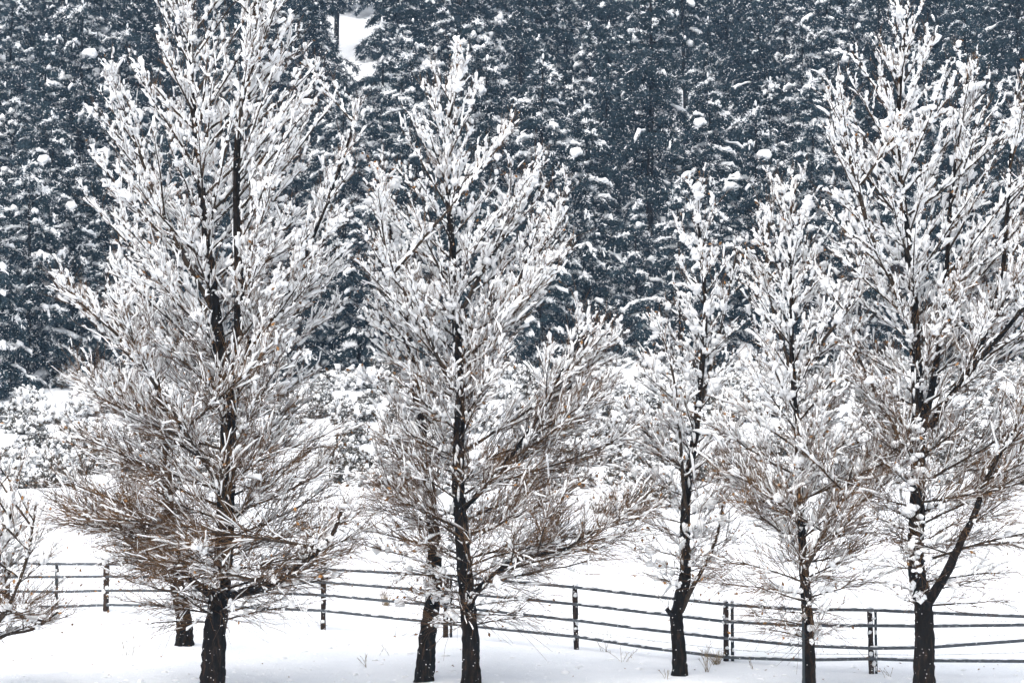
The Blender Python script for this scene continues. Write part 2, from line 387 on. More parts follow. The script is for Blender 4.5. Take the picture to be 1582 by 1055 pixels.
    # snow lying along twigs, branchlets and limbs
    def cover(P, L, U, prob, rad, lo, hi, sides=4, segs=1, rings=2, end=1.05):
        N = len(P); i = np.repeat(np.arange(N), segs); n = len(i)
        keep = rng.uniform(0, 1, n) < prob[i]; i = i[keep]; n = len(i)
        if n == 0: return
        ph = np.tile(np.arange(segs), N)[keep]; K = rings + 2
        ta = (ph + rng.uniform(lo, lo + 0.25, n)) / segs; tb = (ph + rng.uniform(hi, end, n)) / segs
        s = np.concatenate([[0], np.linspace(0.13, 0.87, rings), [1]])[None]; tt = np.clip(ta[:, None] + (tb - ta)[:, None] * s, 0, 1)
        C = np.stack([interp_poly(P, i, tt[:, k])[0] for k in range(K)], 1)
        r = rad[i] * rng.lognormal(0, 0.4, n)
        r = np.minimum(r, 0.28 * L[i] / segs * (tb - ta) + 0.008)
        Rr = r[:, None] * rng.uniform(0.45, 1.45, (n, rings))
        T = nrm(C[:, -1] - C[:, 0]); up = nrm(SP - T * T[:, 2:3] + rng.normal(size=(n, 3)) * 0.22); C[:, 1:-1] += up[:, None] * (Rr * 0.85 + 0.003)[..., None]; C += rng.normal(size=(n, 1, 3)) * (r * 0.15)[:, None, None]; C[:, 1:-1] += rng.normal(size=(n, rings, 3)) * (r * 0.28)[:, None, None]
        lumps(snow_mb, C - base, Rr, sides, rng, 0.4)
    amt = lambda U: np.clip(0.40 + 0.62 * sstep(0.1, 0.5, U), 0, 1) * snow
    U3 = U2[i3]
    patch = 0.5 + 0.5 * waves(P3[:, 0, 0] * 1.0, P3[:, 0, 2] * 1.0 + P3[:, 0, 1], seed + 5, 1.3)      # loads fall off in patches
    patch2 = 0.5 + 0.5 * waves(P2[:, 0, 0] * 1.0, P2[:, 0, 2] * 1.0 + P2[:, 0, 1], seed + 5, 1.3)
    size = lambda U: 0.0095 + 0.0095 * sstep(0.12, 0.62, U)
    cover(P3, L3, U3, amt(U3) * np.clip(0.25 + 1.1 * patch, 0, 1) * (0.36 + 0.1 * sstep(0.25, 0.6, U3)), size(U3) * 1.05, 0.0, 0.4, 4, 1, 3, 0.95)
    cover(P2, L2, U2, amt(U2) * np.clip(0.3 + 1.1 * patch2, 0, 1) * 0.9, size(U2) * (1.15 + 0.4 * sstep(0.3, 0.6, U2)), 0.0, 0.75, 5, 2, 4, 1.05)
    cover(P1, L1, U1, amt(U1) * 0.85, np.maximum(size(U1) * 1.8, R1[:, 2] * 1.2), 0.0, 0.9, 5, 6, 4)
    # heavier lumps caught in forks and on the trunks
    nb = int(300 * snow); j = rng.integers(0, len(P2), nb); C = P2[j, rng.integers(0, 3, nb)]
    sz = (0.022 + 0.07 * rng.uniform(0, 1, nb) ** 3)[:, None] * rng.uniform(0.6, 1.4, (nb, 3))
    blobs(snow_mb, C + SP * 0.03 - base, sz, rng, 0.3)
    nc = int(60 * snow); j = rng.integers(0, len(P1), nc); C, _ = interp_poly(P1, np.repeat(j, 7), np.clip(np.repeat(rng.uniform(0.1, 0.9, nc), 7) + rng.normal(size=nc * 7) * 0.06, 0, 1))
    sz = np.repeat(rng.uniform(0.035, 0.085, nc), 7)[:, None] * rng.uniform(0.5, 1.3, (nc * 7, 3))
    blobs(snow_mb, C + SP * 0.04 + rng.normal(size=C.shape) * 0.03 - base, sz, rng, 0.3)
    for ln, R in lines:
        k = rng.integers(int(len(ln) * 0.3), len(ln), int(len(ln) * 0.28 * snow))
        aa = np.pi * 1.1 + rng.normal(size=len(k)) * 0.9
        C = ln[k] + np.stack([np.cos(aa), np.sin(aa), 0 * aa], -1) * (R[k] * 0.95)[:, None]
        sz = (0.018 + R[k] * 0.22)[:, None] * rng.uniform(0.5, 1.3, (len(k), 3)) * np.array([0.8, 0.8, 3.2])
        blobs(snow_mb, C - base, sz, rng, 0.35)
    for (px, row, dd, spx, n) in lump_spots:                         # big clots of snow seen one by one
        c = W(px, row, D + dd)
        C = c + rng.normal(size=(n, 3)) * np.array([1, 0.7, 0.8]) * spx / pxm * 0.8
        sz = rng.uniform(0.5, 1.0, (n, 1)) * np.array([1.2, 1.0, 0.6]) * rng.uniform(0.7, 1.3, (n, 3)) * spx / pxm * 0.5
        blobs(snow_mb, C - base, sz, rng, 0.3, ICO2)
    snow_mb.build('snow', M['snow_soft'], root, kind='stuff')
    # a few dead leaves still hanging
    nl = 420; j = rng.integers(0, len(P3), nl); c = P3[j, 2]; s = rng.uniform(0.014, 0.038, nl)[:, None]
    a = nrm(rng.normal(size=(nl, 3))); b = nrm(np.cross(a, rng.normal(size=(nl, 3)))); nn = np.cross(a, b)
    V = np.stack([c - a * s * 1.3, c + b * s * 0.8 + nn * s * .4, c + a * s * 1.5, c - b * s * 0.8 + nn * s * .4], 1) - base
    leaf_mb.add(V, tris=np.concatenate([np.array([[0, 1, 2], [0, 2, 3]]) + 4 * q for q in range(nl)]))
    leaf_mb.build('dead_leaves', M['dead_leaf'], root, smooth=False, kind='stuff')
    return root

BARE = 'bare trees along the fence'
make_tree('deciduous_tree', 'tallest left tree, twin stems, snow-covered, with long low limb sweeping right', 42.4,
    [dict(p=[(327, 1075, 0), (331, 1000, 0), (338, 930, 0), (346, 850, 0), (350, 740, 0), (352, 640, .05), (338, 530, .1), (325, 420, .15), (312, 300, .2), (300, 180, .3), (292, 60, .4), (286, -20, .4)], r=(40, 4), start=0.12, pw=0.75),
     dict(p=[(352, 660, 0), (366, 570, -.15), (370, 460, -.3), (366, 330, -.4), (368, 200, -.5), (385, 90, -.5), (400, -40, -.5)], r=(22, 4), start=0.06),
     dict(p=[(366, 560, -.1), (415, 500, -.3), (455, 430, -.5), (490, 350, -.6), (525, 260, -.7), (556, 160, -.7)], r=(11, 3), start=0.12, dens=0.7),
     dict(p=[(347, 925, 0), (385, 912, -.3), (430, 898, -.5), (475, 865, -.7), (510, 830, -.8), (528, 790, -.8)], r=(15, 5), start=0.15, dens=0.8),
     dict(p=[(340, 930, 0), (300, 900, .3), (262, 872, .5), (232, 830, .6), (205, 790, .7), (180, 765, .7)], r=(13, 4), start=0.15, dens=0.8),
     dict(p=[(348, 760, 0), (300, 690, -.4), (250, 610, -.7), (200, 540, -.9), (150, 480, -1.)], r=(9, 3), start=0.15, dens=0.7),
     dict(p=[(330, 480, .1), (280, 390, .3), (235, 290, .4), (195, 180, .5), (172, 100, .5)], r=(9, 3), start=0.15, dens=0.7)],
    [(-60, 310, 405), (0, 262, 440), (60, 205, 475), (150, 150, 520), (250, 145, 545), (350, 115, 545), (500, 85, 530), (600, 90, 525), (700, 75, 535), (800, 70, 548), (870, 90, 545), (925, 150, 500), (960, 200, 450)],
    (-60, 960), 31, dens=1.2)
make_tree('deciduous_tree', 'smaller tree behind the twin-stemmed left tree, its short trunk base showing', 47.8,
    [dict(p=[(285, 1006, 0), (284, 960, 0), (270, 880, 0), (260, 780, 0), (257, 690, .1), (240, 580, .1), (225, 470, .1), (215, 380, 0)], r=(27, 4), start=0.18)],
    [(370, 205, 225), (420, 170, 260), (520, 130, 300), (620, 105, 340), (720, 95, 380), (820, 105, 400), (890, 130, 400), (945, 170, 380)],
    (370, 945), 12, dens=0.55, snow=0.9)
make_tree('deciduous_tree', 'broad snowy middle tree with straight trunk and low right limb, beside leaning trunk', 43.2,
    [dict(p=[(728, 1075, 0), (727, 1000, 0), (722, 930, 0), (716, 850, 0), (708, 750, 0), (710, 650, .05), (709, 560, .1), (702, 470, .1), (699, 390, .1), (692, 300, .1), (690, 210, 0), (700, 150, 0), (714, 100, 0)], r=(31, 4), start=0.13, pw=0.75),
     dict(p=[(724, 930, 0), (750, 900, -.3), (790, 868, -.5), (840, 855, -.7), (880, 845, -.8), (905, 825, -.8), (950, 805, -.8)], r=(11, 3), start=0.2, dens=0.8),
     dict(p=[(712, 790, 0), (760, 740, -.4), (800, 690, -.6), (835, 640, -.8), (865, 580, -.8), (895, 520, -.8)], r=(10, 3), start=0.2, dens=0.75),
     dict(p=[(703, 500, .1), (740, 430, .3), (775, 370, .4), (808, 300, .5), (830, 250, .5)], r=(8, 3), start=0.15, dens=0.7),
     dict(p=[(706, 570, .1), (755, 500, -.2), (805, 430, -.4), (845, 370, -.5), (872, 310, -.5)], r=(8, 3), start=0.15, dens=0.9),
     dict(p=[(708, 620, .1), (680, 560, -.3), (645, 490, -.6), (610, 420, -.7), (585, 350, -.7)], r=(8, 3), start=0.15, dens=0.7)],
    [(85, 706, 724), (140, 645, 765), (200, 618, 806), (280, 590, 845), (350, 560, 870), (450, 560, 915), (550, 560, 950), (650, 560, 970), (750, 560, 985), (830, 570, 985), (880, 610, 940), (935, 660, 830)],
    (65, 935), 13, dens=1.25)
make_tree('deciduous_tree', 'leaning thick-trunked tree just left of and behind the middle tree', 44.0,
    [dict(p=[(652, 1066, 0), (659, 1000, 0), (667, 940, 0), (672, 890, 0), (668, 800, .1), (655, 690, .2), (636, 560, .3), (615, 430, .3), (598, 330, .3), (588, 270, .3)], r=(30, 4), start=0.18)],
    [(262, 578, 600), (330, 545, 640), (430, 525, 680), (550, 515, 710), (680, 505, 730), (800, 510, 740), (870, 540, 740), (920, 600, 720)],
    (262, 920), 14, dens=0.8, snow=0.9)
make_tree('deciduous_tree', 'small narrow tree with knobby pollarded trunk and broken stub, right of centre', 44.4,
    [dict(p=[(1050, 1050, 0), (1049, 1005, 0), (1045, 955, 0), (1050, 928, 0), (1058, 890, 0), (1058, 830, 0), (1062, 750, 0), (1074, 670, 0), (1083, 580, 0), (1090, 480, 0), (1082, 380, 0), (1074, 290, 0)], r=(25, 3), start=0.2, pw=0.7),
     dict(p=[(1048, 950, 0), (1036, 947, -.1), (1029, 940, -.12)], r=(12, 7), start=1.0, dens=0),
     dict(p=[(1052, 945, 0), (1066, 915, -.1), (1082, 885, -.2), (1098, 855, -.3), (1112, 810, -.3), (1116, 780, -.3)], r=(9, 3), start=0.25, dens=0.8),
     dict(p=[(1066, 740, 0), (1040, 712, .2), (1010, 680, .3), (985, 655, .3), (965, 625, .3)], r=(8, 3), start=0.15, dens=0.8),
     dict(p=[(1062, 800, 0), (1055, 740, -.3), (1050, 660, -.5), (1040, 580, -.6), (1020, 500, -.6)], r=(7, 3), start=0.2, dens=0.6),
     dict(p=[(1078, 640, 0), (1100, 560, .3), (1120, 480, .4), (1138, 390, .4)], r=(7, 3), start=0.15, dens=0.7)],
    [(285, 1062, 1092), (350, 1050, 1115), (430, 1020, 1140), (520, 1000, 1145), (620, 970, 1150), (700, 975, 1145), (780, 995, 1130), (860, 1000, 1125), (905, 1000, 1120), (930, 1030, 1100)],
    (285, 930), 15, dens=1.15, snow=0.95)
make_tree('deciduous_tree', 'mid-sized brown-twigged tree with slim straight trunk beside a thin steel stake', 42.6,
    [dict(p=[(1251, 1075, 0), (1249, 1000, 0), (1246, 930, 0), (1240, 850, 0), (1234, 760, 0), (1231, 660, 0), (1224, 560, 0), (1222, 460, 0), (1220, 370, 0), (1225, 285, 0)], r=(22, 3), start=0.13, pw=0.75),
     dict(p=[(1240, 890, 0), (1262, 845, -.3), (1285, 800, -.4), (1305, 760, -.5), (1318, 720, -.5)], r=(8, 3), start=0.2, dens=0.8),
     dict(p=[(1228, 600, 0), (1262, 540, -.3), (1300, 490, -.5), (1340, 430, -.6)], r=(7, 3), start=0.15, dens=0.7),
     dict(p=[(1226, 580, 0), (1200, 500, .2), (1185, 420, .3), (1190, 330, .3), (1200, 280, .3)], r=(6, 3), start=0.15, dens=0.7)],
    [(272, 1216, 1236), (320, 1185, 1258), (400, 1150, 1290), (480, 1130, 1340), (560, 1110, 1385), (650, 1098, 1400), (750, 1092, 1400), (850, 1100, 1370), (910, 1110, 1345), (955, 1160, 1290)],
    (255, 955), 16, dens=1.35)
make_tree('deciduous_tree', 'large right tree with thick dark trunk forking low, many long ascending limbs', 42.2,
    [dict(p=[(1427, 1080, 0), (1428, 1000, 0), (1426, 930, 0), (1416, 880, 0), (1416, 800, .05), (1419, 700, .1), (1417, 600, .1), (1413, 510, .1), (1408, 430, .1), (1397, 330, .1), (1388, 220, .1), (1392, 110, .1), (1400, 28, .1)], r=(34, 4), start=0.15, pw=0.8),
     dict(p=[(1430, 935, 0), (1450, 905, -.2), (1470, 870, -.4), (1485, 835, -.5), (1505, 795, -.6), (1520, 750, -.7), (1545, 700, -.7), (1580, 640, -.7)], r=(18, 4), start=0.25, dens=0.8),
     dict(p=[(1420, 680, .1), (1440, 600, .2), (1452, 520, .3), (1462, 420, .3), (1468, 320, .3), (1480, 220, .3), (1496, 110, .3)], r=(13, 3), start=0.12, dens=0.8),
     dict(p=[(1436, 660, .1), (1470, 610, -.3), (1510, 560, -.6), (1545, 520, -.7), (1590, 465, -.8), (1640, 400, -.8)], r=(12, 4), start=0.15, dens=0.7),
     dict(p=[(1492, 585, -.4), (1520, 520, -.4), (1545, 440, -.5), (1555, 340, -.5), (1562, 240, -.5), (1572, 120, -.5)], r=(11, 3), start=0.12, dens=0.8),
     dict(p=[(1412, 510, .1), (1380, 440, -.3), (1345, 360, -.5), (1318, 270, -.6), (1295, 150, -.6)], r=(9, 3), start=0.15, dens=0.7),
     dict(p=[(1418, 720, .1), (1370, 640, .3), (1330, 560, .5), (1300, 460, .6)], r=(9, 3), start=0.15, dens=0.6)],
    [(12, 1388, 1412), (60, 1340, 1445), (130, 1280, 1530), (220, 1262, 1590), (330, 1265, 1630), (450, 1280, 1660), (560, 1310, 1690), (680, 1330, 1690), (780, 1340, 1690), (860, 1350, 1640), (905, 1390, 1560)],
    (0, 905), 17, dens=1.15,
    lump_spots=[(1420, 660, -.6, 14, 5), (1400, 690, -.6, 14, 5), (1430, 720, -.7, 14, 5), (1410, 750, -.7, 15, 6), (1395, 790, -.7, 16, 6), (1430, 800, -.7, 14, 5), (1415, 835, -.7, 14, 5), (1425, 868, -.7, 15, 6), (1405, 870, -.6, 13, 4)])
make_tree('deciduous_tree', 'low spreading bare tree cut off by the left picture edge', 43.2,
    [dict(p=[(-22, 1068, 0), (-24, 1020, 0), (-22, 980, 0), (-30, 900, 0), (-35, 800, 0), (-30, 660, 0)], r=(22, 3), start=0.25),
     dict(p=[(-22, 985, 0), (5, 950, -.3), (25, 910, -.4), (45, 850, -.5), (55, 780, -.5)], r=(8, 3), start=0.15),
     dict(p=[(-22, 1000, 0), (10, 980, .3), (50, 972, .4), (90, 945, .4)], r=(7, 3), start=0.15),
     dict(p=[(-24, 960, 0), (-5, 880, .3), (15, 800, .4), (25, 720, .4)], r=(7, 3), start=0.15)],
    [(680, -60, 5), (740, -100, 35), (810, -130, 60), (880, -140, 80), (950, -140, 95), (1000, -110, 60)],
    (650, 1000), 18, dens=1.2, snow=0.4, twig_amt=0.9)

# ------------------------------------------------------------------ fence
fence_x = np.array([-120, 12, 88, 165, 500, 690, 890, 1125, 1348, 1640, 1700], float)
fence_D = np.array([57, 55.5, 54.8, 54, 51, 49.7, 48.2, 46.4, 45.0, 44.4, 44.3])
fD = lambda px: float(np.interp(px, fence_x, fence_D))
rail_px = np.array([-120, 12, 88, 165, 330, 500, 690, 890, 1000, 1125, 1240, 1348, 1430, 1582, 1700], float)
rails = [np.array([866, 870, 871, 871, 876, 879, 889, 907, 920, 934, 941, 942, 946, 952, 956], float),
         np.array([888, 891, 891, 890, 893, 899, 914, 933, 946, 960, 966, 966, 967, 965, 962], float),
         np.array([910, 913, 914, 912, 912, 919, 936, 958, 972, 986, 997, 1001, 1000, 989, 980], float),
         np.array([934, 937, 937, 934, 936, 943, 963, 983, 1000, 1015, 1019, 1017, 1020, 1021, 1020], float)]
fence = empty('fence', W(890, 1000, fD(890)), 'long ranch fence of dark sagging rails and wire across the snowy field', 'fence')
fb = np.array(fence.location)
posts = [(12, 862, 9, 'w'), (88, 868, 5, 's'), (165, 864, 9, 'w'), (500, 868, 8, 'w'), (688.5, 886, 8, 'w'), (697, 890, 4, 's'), (890, 903, 8, 'w'), (1121, 929, 8.5, 'w'), (1131, 928, 5, 's'), (1345, 940, 8.5, 'w'), (1352.5, 943, 4, 's')]
prng = np.random.default_rng(77)
for px, top, wpx, kind in posts:
    D = fD(px) + (0.04 if kind == 's' else 0); t = W(px, top, D); g = gz(t[0], D)
    z = np.linspace(g - 0.3, t[2], 14); r = wpx / 2 * D / FPX
    line = np.stack([np.full(14, t[0]) + prng.normal() * 0.012 * (z - g), np.full(14, D), z], -1)
    if kind == 'w':
        R = np.full(14, r) * prng.uniform(0.9, 1.1, 14); R[-1] *= 0.8
        po = stem_mesh(line - fb, R, prng, 10, 0.07).build('post', M['post_wood'], fence)
    else:                                                            # T-section steel post
        m1 = MB()
        for (hx, hy, oy) in ((r, 0.004, 0), (0.004, r * 0.9, r * 0.9)):
            c = np.array([[t[0] - hx, D + oy - hy], [t[0] + hx, D + oy - hy], [t[0] + hx, D + oy + hy], [t[0] - hx, D + oy + hy]])
            v = np.concatenate([np.c_[c, np.full(4, g - 0.3)], np.c_[c, np.full(4, t[2])]]) - fb
            m1.add(v, [[0, 1, 5, 4], [1, 2, 6, 5], [2, 3, 7, 6], [3, 0, 4, 7], [4, 5, 6, 7]])
        po = m1.build('steel_post', M['steel'], fence, smooth=False)
    m1 = MB(); n = 7; zz = prng.uniform(g + 0.1, t[2], n)
    C = np.stack([t[0] + prng.uniform(-1, 1, n) * r, np.full(n, D - r * 0.8), zz], -1); C[0] = (t[0], D, t[2] + 0.01)
    A = np.stack([np.full(n, r * .8), np.full(n, r * .5), prng.uniform(0.02, 0.07, n)], -1); A[0] = (r * 1.1, r * 1.1, 0.04)
    blobs(m1, C - fb, A, prng, 0.25, yaw=np.zeros(n)); o = m1.build('snow', M['snow_soft'], po, kind='stuff')
spans = [(-120, 12), (12, 88), (88, 165), (165, 500), (500, 690), (690, 890), (890, 1123), (1123, 1348), (1348, 1700)]
for ri, rr in enumerate(rails):
    for a, b in spans:
        ps = np.linspace(a, b, 16)
        # smooth curve through the rail heights
        rows_ = np.interp(ps, rail_px, rr)
        P = np.array([W(p, q, fD(p) - 0.07) for p, q in zip(ps, rows_)])
        h = 0.030
        m1 = MB(); V = np.stack([P + np.array([0, -.011, -h]), P + np.array([0, .011, -h]), P + np.array([0, .011, h]), P + np.array([0, -.011, h])], 1) - fb
        k = np.arange(15)[:, None] * 4; s = np.arange(4)[None]; s2 = (s + 1) % 4
        m1.add(V, np.stack([k + s, k + 4 + s, k + 4 + s2, k + s2], -1).reshape(-1, 4)); m1.q.append(np.array([[0, 1, 2, 3], [60, 63, 62, 61]]))
        ro = m1.build('rail', M['rail_rubber'], fence, smooth=False)
        m2 = MB(); n = int((b - a) / 16); f = prng.uniform(0, 1, n); C, _ = interp_poly(P[None], np.zeros(n, int), f)
        blobs(m2, C + np.array([0, 0, h + 0.004]) - fb, np.stack([prng.uniform(0.04, 0.2, n), np.full(n, 0.016), prng.uniform(0.008, 0.02, n)], -1), prng, 0.2, yaw=np.zeros(n))
        m2.build('snow', M['snow_soft'], ro, kind='stuff')
for (r0, r1) in ((0, 1), (1, 2), (2, 3)):
    for a, b in spans[3:]:
        ps = np.linspace(a, b, 14); rows_ = np.interp(ps, rail_px, rails[r0] * 0.42 + rails[r1] * 0.58)
        P = np.array([W(p, q, fD(p) + 0.06) for p, q in zip(ps, rows_)])
        m1 = MB(); tubes((P - fb)[None], np.full((1, 14), 0.0035), 4, 0, None, m1)
        L = np.linalg.norm(P[-1] - P[0]); n = int(L / 0.14); C, _ = interp_poly(P[None], np.zeros(n, int), np.linspace(0.02, 0.98, n))
        d = nrm(prng.normal(size=(n, 3))) * 0.016; tubes(np.stack([C - d, C + d], 1) - fb, np.full((n, 2), 0.004), 3, 0, None, m1)
        m1.build('barbed_wire', M['wire'], fence)
# thin steel stake in front of the slim trunk
D = 42.4; t = W(1240.5, 944, D); g = gz(t[0], D); r = 0.024; m1 = MB()
for (hx, hy, oy) in ((r, 0.004, 0), (0.004, r, r)):
    c = np.array([[-hx, oy - hy], [hx, oy - hy], [hx, oy + hy], [-hx, oy + hy]])
    m1.add(np.concatenate([np.c_[c, np.full(4, -0.3)], np.c_[c, np.full(4, t[2] - g)]]), [[0, 1, 5, 4], [1, 2, 6, 5], [2, 3, 7, 6], [3, 0, 4, 7], [4, 5, 6, 7]])
st = m1.build('steel_stake', M['steel'], None, smooth=False); st.location = (t[0], D, g)
tag(st, 'thin dark steel stake standing against the slim straight trunk', 'stake')

# ------------------------------------------------------------------ dry weeds poking through the snow
def weed(px, row, h, n, spread, label, seed, grassy=False):
    r = np.random.default_rng(seed); p = on_ground(px, row); m1 = MB()
    d = np.stack([r.normal(size=n) * spread, r.normal(size=n) * spread * 0.6, np.ones(n)], -1); L = h * r.uniform(0.5, 1.1, n)
    s = np.linspace(0, 1, 5)[None, :, None]
    P = r.normal(size=(n, 1, 3)) * np.array([0.04, 0.03, 0]) + L[:, None, None] * (d[:, None] * s + (r.normal(size=(n, 1, 3)) * 0.12) * s * s); P[:, 0, 2] = -0.05
    tubes(P, np.full((n, 5), 0.0045) * np.linspace(1, 0.5, 5), 3, 0, None, m1)
    for k in range(n):                                               # little side stalks and seed heads
        if grassy: continue
        Q, _, _, _ = children(P[k:k + 1], L[k:k + 1], np.array([3]), 0.4, 0.95, (25, 60), lambda i, t, m: r.uniform(0.1, 0.25, m) * h, r, 3, np.array([0.3]), 0.05, 0.1)
        tubes(Q, np.full((3, 3), 0.0032), 3, 0, None, m1)
    o = m1.build('dry_weed', M['weed']); o.location = p; tag(o, label, 'weed', 'dry weeds in the snow'); return o
weed(198, 1012, 0.42, 6, 0.35, 'dry upright weed stems in the snow left of the small back trunk', 1)
weed(566, 1030, 0.30, 4, 0.5, 'sparse dry weed left of the leaning trunk, between left and middle trees', 2)
weed(592, 1012, 0.28, 2, 0.3, 'pair of faint dry stalks just left of the leaning trunk', 3)
weed(596, 935, 0.36, 60, 0.35, 'tan grass tuft beyond the fence, left of the leaning trunk', 4, True)
weed(935, 1006, 0.40, 5, 0.5, 'dry weed leaning beside the lone fence post', 5)
weed(965, 1022, 0.30, 5, 0.6, 'low arched dry weed between lone fence post and pollarded tree', 6)
weed(1095, 1038, 0.62, 9, 0.35, 'tall dry weed clump between pollarded trunk and paired fence posts', 7)
weed(1108, 1026, 0.30, 40, 0.5, 'tan grass tuft at the foot of the paired posts right of pollarded tree', 8, True)
weed(1030, 1048, 0.25, 4, 0.4, 'small dry weed at the left foot of the pollarded trunk', 9)
weed(1165, 1033, 0.22, 3, 0.4, 'tiny dry weed between the paired posts and slim trunk', 10)
weed(1375, 1046, 0.22, 4, 0.4, 'tiny dry weed just left of the thick forked trunk', 14)

lr = np.random.default_rng(9); m1 = MB(); n = 420                     # clods dropped from the crowns, half sunk
P = np.array([on_ground(lr.uniform(-20, 1600), 935 + 120 * lr.uniform(0, 1) ** 0.7) for _ in range(n)]); r_ = 0.018 + 0.07 * lr.uniform(0, 1, n) ** 3
blobs(m1, P - SP * 0.2 * r_[:, None], r_[:, None] * lr.uniform(0.7, 1.4, (n, 3)) * np.array([1.3, 1.0, 0.7]), lr, 0.25)
tag(m1.build('snow_clods', M['snow_soft']), 'small clods of fallen snow scattered over the snowy ground', 'snow clods', kind='stuff')
lr = np.random.default_rng(8); m1 = MB()
for k in range(70):
    p = on_ground(lr.uniform(0, 1582), lr.uniform(985, 1054)); sz = lr.uniform(0.015, 0.04); a = lr.uniform(0, 6.28)
    u = np.array([math.cos(a), math.sin(a), 0.25]); w = np.array([-math.sin(a), math.cos(a), 0.15]); c = p + SP * 0.012
    m1.add(np.stack([c - u * sz, c + w * sz * 0.6 + SP * sz * 0.4, c + u * sz, c - w * sz * 0.6 + SP * sz * 0.3]), tris=[[0, 1, 2], [0, 2, 3]])
tag(m1.build('fallen_leaves', M['dead_leaf'], smooth=False), 'scattered dead brown leaves lying on the snow', 'leaves', kind='stuff')

# ------------------------------------------------------------------ snow-laden shrubs on the slope
def tufts(mb, C, Dn, rng, blades, length, width, up=0.0):
    """sprays of thin needle blades at C pointing around Dn"""
    n = len(C); d = nrm(Dn[:, None] + rng.normal(size=(n, blades, 3)) * 0.75 + SP * up)
    L = rng.uniform(0.6, 1.2, (n, blades, 1)) * length; s = nrm(np.cross(d, rng.normal(size=d.shape))) * width * 0.5
    b = C[:, None] + rng.normal(size=d.shape) * length * 0.18
    V = np.stack([b - s, b + s, b + d * L], 2).reshape(-1, 3)
    mb.add(V, tris=np.arange(len(V)).reshape(-1, 3))
def make_shrub(seed, R, H):
    rng = np.random.default_rng(seed); a, b, c = MB(), MB(), MB()
    n = 70; d = nrm(rng.normal(size=(n, 3)) * np.array([1, 1, 0.5])); d[:, 2] = np.abs(d[:, 2]) + 0.15; d = nrm(d)
    lump = 0.75 + 0.3 * np.sin(d[:, 0] * 5 + seed) * np.sin(d[:, 1] * 6 + 2 * seed); L = rng.uniform(0.7, 1.1, n) * lump
    s = np.linspace(0, 1, 5)[None, :, None]; P = (d[:, None] * s - SP * 0.22 * s * s) * L[:, None, None] * np.array([R, R, H * 1.25]) + rng.normal(size=(n, 5, 3)) * 0.03; P[:, 0] *= 0; P[:, 0, 2] = -0.1
    tubes(P, np.full((n, 1), 0.014) * np.linspace(1, 0.4, 5)[None], 3, 0, None, c, caps=False)
    Q, ql, i, t = children(P, L * R, np.full(n, 7), 0.3, 1.0, (20, 60), lambda i, t, m: rng.uniform(0.15, 0.38, m) * R, rng, 3, np.full(n, 0.25), -0.1, 0.15)
    tubes(Q, np.full((len(Q), 3), 0.007), 3, 0, None, c, caps=False)
    C, T = interp_poly(Q, np.repeat(np.arange(len(Q)), 2), rng.uniform(0.2, 1, len(Q) * 2)); tufts(a, C, T, rng, 5, 0.15, 0.035, 0.1)
    k = np.where(rng.uniform(0, 1, len(Q)) < 0.72)[0]; r = rng.lognormal(math.log(0.055), 0.45, len(k)) * R
    CC = Q[k][:, [0, 0, 1, 2, 2]].copy(); CC[:, 1] += (CC[:, 2] - CC[:, 0]) * 0.3; CC[:, 3] -= (CC[:, 4] - CC[:, 2]) * 0.25
    RR = r[:, None] * rng.uniform(0.6, 1.35, (len(k), 3)); CC[:, 1:-1] += SP * (RR * 0.6)[..., None]; lumps(b, CC, RR, 6, rng, 0.35)
    return a.mesh('foliage', M['shrub'], False), b.mesh('snow', M['snow_soft']), c.mesh('stem', M['twig_bark'])
shrubs = [make_shrub(s, R, H) for s, R, H in ((1, 1.0, 0.95), (2, 0.85, 0.7), (3, 1.15, 0.85), (4, 0.7, 0.8), (5, 1.0, 0.7))]
def copy_parts(root, parts):
    for nm, me, kd in parts:
        o = bpy.data.objects.new(nm, me); COL.objects.link(o); o.parent = root
        if kd: o['kind'] = kd
ORD = ['first', 'second', 'third', 'fourth', 'fifth', 'sixth', 'seventh', 'eighth', 'ninth', 'tenth', 'eleventh', 'twelfth', 'thirteenth', 'fourteenth', 'fifteenth', 'sixteenth', 'seventeenth', 'eighteenth', 'nineteenth', 'twentieth']
for i in range(2, 10): ORD += [['', '', 'twenty', 'thirty', 'forty', 'fifty', 'sixty', 'seventy', 'eighty', 'ninety'][i] + '-' + w for w in ORD[:9]] if i < 10 else []
srng = np.random.default_rng(41)
spots = []
fixed = [(40, 640), (18, 660), (88, 652), (58, 690), (105, 690), (20, 712), (80, 720), (130, 640), (950, 790), (985, 770), (1005, 762), (962, 745), (995, 712), (1010, 668), (955, 668), (985, 690), (1002, 632), (960, 610), (935, 640), (1030, 600), (925, 590), (1020, 780)]
for px, row in fixed: spots.append((px, row, srng.uniform(0.75, 1.15)))
tries = 0
while len(spots) < 265 and tries < 4000:
    tries += 1
    px = srng.uniform(-40, 1620); row = 560 + (srng.uniform(0, 1) ** 1.3) * 195
    if any((px - a) ** 2 + ((row - b) * 1.8) ** 2 < 25 ** 2 for a, b, _ in spots): continue
    if 960 < px < 1180 and row > 745: continue
    spots.append((px, row, srng.uniform(0.65, 1.25)))
bands = [(0, 615, 'top'), (615, 650, 'second'), (650, 690, 'third'), (690, 735, 'fourth'), (735, 900, 'lowest')]
